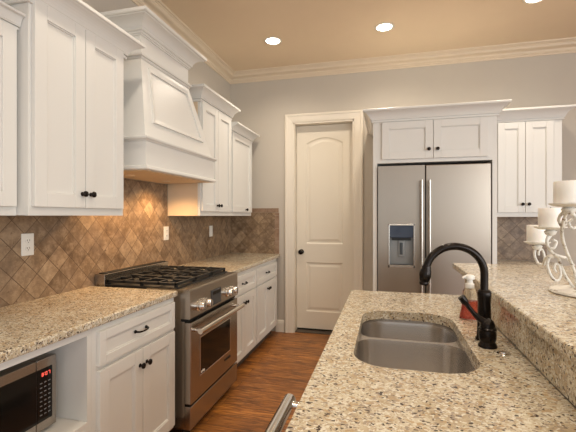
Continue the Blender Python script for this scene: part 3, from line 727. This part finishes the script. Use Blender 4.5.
# sink
sk = thing('kitchen_sink', (0.09, 1.5, 0.68), 'undermount stainless double bowl sink set in the island counter', 'sink')
def bowl(x0, x1, y0, y1, rs, depth, zt=0.875):
    mb = MB()
    def rg(ins, z): 
        return [(x, y, z) for x, y in rrect(x0+ins, x1-ins, y0+ins, y1-ins, [max(0.012, q-ins*0.7) for q in rs], 8)]
    rings = [rg(-0.012, zt-0.006) if False else rg(0.0, zt), rg(0.003, zt-0.02), rg(0.012, zt-depth+0.03), rg(0.020, zt-depth+0.012), rg(0.038, zt-depth+0.001), rg(0.09, zt-depth-0.003)]
    mb.loft(rings, cap=False); bm = mb.bm; bm.faces.ensure_lookup_table()
    bm.faces.new([bm.verts.new(p) for p in rings[-1]])
    return mb
YD = 1.600
zt = 0.862
b1 = bowl(SK[0]-0.004, SK[1]+0.004, YD+0.012, SK[3]+0.004, (0.06, 0.07, 0.12, 0.11), 0.21, zt)
o1 = b1.add('far_bowl', 'sink', sk, smooth='all')
b2 = bowl(SK[0]-0.004, SK[1]+0.004, SK[2]-0.004, YD-0.012, (0.11, 0.12, 0.07, 0.06), 0.21, zt)
o2 = b2.add('near_bowl', 'sink', sk, smooth='all')
# rim: flange following the cutout with both bowls open, divider saddle between
oR = rrect(SK[0]-0.03, SK[1]+0.03, SK[2]-0.03, SK[3]+0.03, (0.13, 0.13, 0.13, 0.13), 8)
mb = MB(); bm = mb.bm
loops = [[bm.verts.new((x, y, zt)) for x, y in oR]]
for (a, b_, c_, d_, rs) in ((SK[0]-0.004, SK[1]+0.004, YD+0.012, SK[3]+0.004, (0.06, 0.07, 0.12, 0.11)), (SK[0]-0.004, SK[1]+0.004, SK[2]-0.004, YD-0.012, (0.11, 0.12, 0.07, 0.06))):
    loops.append([bm.verts.new((x, y, zt)) for x, y in rrect(a, b_, c_, d_, rs, 8)])
es = [bm.edges.new((l[k], l[(k+1) % len(l)])) for l in loops for k in range(len(l))]
bmesh.ops.triangle_fill(bm, use_beauty=True, edges=es)
mb.add('rim', 'sink', sk)
# skirt that closes the gap up to the underside of the stone
fR = rrect(SK[0]-0.006, SK[1]+0.006, SK[2]-0.006, SK[3]+0.006, (0.112, 0.122, 0.122, 0.112), 8)
MB().loft([[(x, y, zt) for x, y in fR], [(x, y, 0.8758) for x, y in fR]], cap=False).add('flange', 'sink', sk)
for yy in (1.72, 1.37):
    MB().lathe([(0.043, 0.0), (0.043, 0.003), (0.036, 0.003), (0.030, -0.002), (0.002, -0.003)], (0.09, yy, zt-0.2125), n=24, cap=False).add('drain', 'chrome', sk, smooth=True)

# raised bar: splash, pony wall, bar top
t = thing('pony_wall', (0.52, 1.3, 0), 'cream half wall carrying the raised granite bar behind the sink', 'half wall')
MB().box((0.447, 0.20, 0), (0.60, IY1+0.0, 1.036), 0.002).add('wall_panel', 'cab', t)
MB().box((0.4255, 0.30, 0.915), (0.446, IY1, 1.0345), 0.001).add('granite_splash', 'granite', label='vertical granite splash strip between the island counter and raised bar', category='backsplash')
bt = MB().box((0.395, 0.10, 1.037), (1.30, 2.565, 1.070), 0.006).add('bar_top', 'granite', label='raised granite bar top that carries the candle holder', category='countertop')

# ------------------------------------------------------------------ faucet
f = thing('faucet', (0.345, 1.47, 0.914), 'oil rubbed bronze gooseneck kitchen faucet beside the sink', 'faucet')
bx, by = 0.342, 1.520
MB().lathe([(0.030, 0), (0.030, 0.006), (0.026, 0.012), (0.024, 0.04), (0.0225, 0.09), (0.021, 0.13), (0.0225, 0.155), (0.024, 0.168), (0.021, 0.176), (0.0165, 0.180)], (bx, by, 0.9142), n=28).add('base', 'bronze', f, smooth=True)
arc = [(bx, by, 1.085), (bx, by, 1.12)]
rad = 0.102; cz = 1.148
for i in range(25):
    a = i/24*PI*0.92; arc.append((bx-rad+rad*math.cos(a), by-0.035*(i/24), cz+rad*math.sin(a)))
MB().tube(arc, [0.0135]*2+[0.0135]*25, 18).add('spout', 'bronze', f, smooth=True)
ex, ey, ez = arc[-1]
MB().lathe([(0.0145, 0.006), (0.0165, 0.0), (0.0165, -0.006), (0.0205, -0.014), (0.0215, -0.030), (0.0185, -0.046), (0.0150, -0.054), (0.0165, -0.058), (0.0150, -0.066), (0.010, -0.067)], (ex, ey, ez), (0.15, 0, 1), 24).add('spray_head', 'bronze', f, smooth=True)
hb = MB().lathe([(0.030, 0), (0.030, 0.005), (0.027, 0.010), (0.024, 0.018), (0.027, 0.026), (0.028, 0.044), (0.026, 0.056), (0.0285, 0.059), (0.0285, 0.063), (0.024, 0.066), (0.0235, 0.076), (0.020, 0.086), (0.012, 0.094), (0.003, 0.097)], (0.334, 1.440, 0.9142), n=28).add('valve_base', 'bronze', f, smooth=True)
lev = []
for i in range(15):
    q = i/14; lev.append((0.334-0.084*q, 1.440-0.004*q, 0.995+0.028*math.sin(q*PI*0.5)**1.5+0.058*q**2.2))
MB().tube(lev, [0.014-0.006*min(1, i/8)+(0.0045 if i > 11 else 0) for i in range(15)], 14).add('lever', 'bronze', hb, smooth=True)
# air switch button
MB().lathe([(0.021, 0), (0.021, 0.003), (0.017, 0.006), (0.014, 0.006), (0.013, 0.009), (0.001, 0.010)], (0.366, 1.385-0.0, 0.9142), n=24).add('air_switch', 'chrome', smooth=True, label='small round chrome button flush on the granite in front of the faucet', category='button')
bpy.data.objects['air_switch'].location = (0.366, 1.372, 0.9142)

# soap bottle
s_ = thing('soap_bottle', (0.348, 1.80, 0.914), 'clear foaming soap bottle of red soap behind the faucet', 'soap bottle')
def ell(cx, cy, a, b, z, n=28): return [(cx+a*math.cos(2*PI*i/n), cy+b*math.sin(2*PI*i/n), z) for i in range(n)]
def ellloft(levels, cx=0.348, cy=1.80):
    return MB().loft([ell(cx, cy, a, b, z) for a, b, z in levels])
ellloft([(0.034, 0.024, 0.9145), (0.042, 0.028, 0.917), (0.042, 0.028, 0.924), (0.036, 0.026, 0.955), (0.031, 0.025, 0.990), (0.029, 0.024, 1.020), (0.027, 0.023, 1.040), (0.018, 0.018, 1.052), (0.016, 0.016, 1.056)]).add('bottle', 'glass', s_, smooth=True)
ellloft([(0.032, 0.022, 0.918), (0.0405, 0.0265, 0.920), (0.0345, 0.0245, 0.955), (0.0300, 0.0238, 0.985), (0.0292, 0.0233, 0.996)]).add('liquid', 'soap', s_, smooth=True)
ellloft([(0.018, 0.018, 1.050), (0.018, 0.018, 1.068), (0.013, 0.013, 1.071), (0.011, 0.011, 1.085), (0.019, 0.017, 1.088), (0.021, 0.017, 1.100), (0.014, 0.013, 1.106)]).add('pump', 'white_plastic', s_, smooth=True)
m = MB(); m.tube([(0.348, 1.80, 1.096), (0.325, 1.795, 1.097), (0.318, 1.793, 1.092)], [0.009, 0.006, 0.005], 12); m.add('nozzle', 'white_plastic', s_, smooth=True)

# ------------------------------------------------------------------ candle holder with three candles
ch = thing('candle_holder', (0.695, 1.665, 1.07), 'distressed white scrolled iron holder on the raised bar carrying three candles', 'candle holder')
MB().loft([ell(0.695, 1.665, a, b, z) for a, b, z in ((0.085, 0.115, 1.0705), (0.090, 0.120, 1.074), (0.086, 0.116, 1.080), (0.060, 0.085, 1.086), (0.025, 0.035, 1.092))]).add('foot', 'holder', ch, smooth=True)
C1, C2, C3 = (0.607, 1.808, 1.252), (0.566, 1.560, 1.322), (0.528, 1.322, 1.398)
def spline(pts, n=8):
    P = [Vector(p) for p in pts]; P = [2*P[0]-P[1]]+P+[2*P[-1]-P[-2]]; out = []
    for i in range(1, len(P)-2):
        for k in range(n):
            t = k/n; a, b, c, d = P[i-1:i+3]
            out.append(0.5*((2*b)+(-a+c)*t+(2*a-5*b+4*c-d)*t*t+(-a+3*b-3*c+d)*t**3))
    out.append(P[-2]); return out
R_ = 0.0052
rods = [
    [(0.535, 1.345, 1.381), (0.543, 1.399, 1.341), (0.562, 1.455, 1.294), (0.602, 1.528, 1.242), (0.642, 1.59, 1.195), (0.675, 1.639, 1.143), (0.690, 1.660, 1.088)],
    [(0.566, 1.560, 1.300), (0.554, 1.557, 1.274), (0.565, 1.57, 1.245), (0.587, 1.586, 1.222), (0.616, 1.604, 1.212), (0.645, 1.621, 1.202), (0.668, 1.637, 1.178)],
    [(0.61, 1.612, 1.209), (0.625, 1.626, 1.175), (0.644, 1.642, 1.14), (0.666, 1.658, 1.110), (0.685, 1.668, 1.088)],
    [(0.588, 1.751, 1.17), (0.604, 1.735, 1.165), (0.599, 1.703, 1.188), (0.594, 1.65, 1.208), (0.616, 1.612, 1.212)]]
for a in rods: MB().tube(spline(a), R_, 10).add('arm', 'holder', ch, smooth=True)
scrolls = [
    [(0.596, 1.619, 1.208), (0.582, 1.615, 1.205), (0.576, 1.614, 1.179), (0.585, 1.616, 1.146), (0.603, 1.621, 1.123), (0.618, 1.625, 1.127), (0.623, 1.626, 1.149), (0.618, 1.625, 1.175), (0.607, 1.622, 1.183), (0.6, 1.62, 1.168), (0.607, 1.622, 1.153)],
    [(0.607, 1.808, 1.240), (0.601, 1.807, 1.223), (0.597, 1.806, 1.198), (0.604, 1.80, 1.172), (0.618, 1.802, 1.156), (0.631, 1.806, 1.168), (0.634, 1.81, 1.198), (0.627, 1.813, 1.221), (0.615, 1.81, 1.214), (0.614, 1.811, 1.196)],
    [(0.534, 1.350, 1.376), (0.535, 1.39, 1.366), (0.539, 1.419, 1.347), (0.557, 1.444, 1.327), (0.57, 1.447, 1.337), (0.567, 1.446, 1.353)],
    [(0.540, 1.350, 1.372), (0.564, 1.384, 1.366), (0.576, 1.387, 1.351), (0.586, 1.41, 1.328), (0.571, 1.406, 1.322), (0.561, 1.404, 1.338), (0.571, 1.406, 1.35)],
    [(0.567, 1.560, 1.292), (0.554, 1.557, 1.270), (0.561, 1.559, 1.248), (0.578, 1.563, 1.246), (0.587, 1.565, 1.267), (0.574, 1.561, 1.276)]]
for a in scrolls:
    P_ = spline(a); MB().tube(P_, [0.0056-0.0016*i/len(P_) for i in range(len(P_))], 10).add('scroll', 'holder', ch, smooth=True)
for (x, y, z), rp in ((C1, 0.048), (C2, 0.050), (C3, 0.050)):
    MB().lathe([(0.008, -0.030), (0.016, -0.024), (0.020, -0.014), (0.012, -0.008), (rp*0.7, -0.006), (rp, 0.0), (rp+0.001, 0.003), (rp-0.003, 0.0035), (rp*0.6, -0.001), (0.004, -0.001)], (x, y, z-0.003), n=28).add('candle_plate', 'holder', ch, smooth=True)
for (x, y, z), rad_, hh, lab in ((C1, 0.0375, 0.070, 'lowest of the three white pillar candles, farthest back on the iron holder'), (C2, 0.0375, 0.066, 'middle of the three white pillar candles stepping up the iron holder'), (C3, 0.0385, 0.066, 'highest of the three white pillar candles at the right edge of the photo')):
    t = thing('pillar_candle', (x, y, z), lab, 'candle', 'white pillar candles on the iron holder')
    MB().lathe([(rad_*0.95, 0.0005), (rad_, 0.003), (rad_, hh-0.004), (rad_*0.96, hh), (rad_*0.80, hh-0.002), (rad_*0.3, hh-0.006), (0.002, hh-0.006)], (x, y, z), n=32).add('wax', 'wax', t, smooth=True)
    MB().tube([(x, y, z+hh-0.007), (x+0.001, y, z+hh+0.004)], 0.0012, 6).add('wick', 'slot', t)

# ------------------------------------------------------------------ recessed ceiling lights
names = ['left recessed ceiling light near the pantry door', 'middle recessed ceiling light in front of the refrigerator', 'right recessed ceiling light cut by the top edge of the photo']
for i, (x, y) in enumerate(CANS):
    if i < 3:
        t = thing('recessed_light', (x, y, ZC), names[i], 'ceiling light', 'recessed ceiling lights')
        MB().lathe([(0.068, 0.0), (0.088, 0.0), (0.090, -0.003), (0.084, -0.006), (0.070, -0.007), (0.066, -0.002)], (x, y, ZC-0.0005), n=36, cap=False).add('trim_ring', 'trim', t, smooth=True)
        MB().lathe([(0.0675, -0.0005), (0.066, -0.004), (0.040, -0.006), (0.002, -0.0065)], (x, y, ZC), n=36).add('lens', 'lens', t, smooth=True)
    l = bpy.data.lights.new('can_light', 'SPOT'); l.energy = CAN_W*(0.65 if i == 3 else 1.0); l.color = (1.0, 0.88, 0.72)
    l.spot_size = math.radians(150); l.spot_blend = 0.9; l.shadow_soft_size = 0.07
    o = bpy.data.objects.new('can_light', l); COL.objects.link(o); o.location = (x, y, ZC-0.03)

for o in bpy.data.objects:
    if '_o' in o: del o['_o']
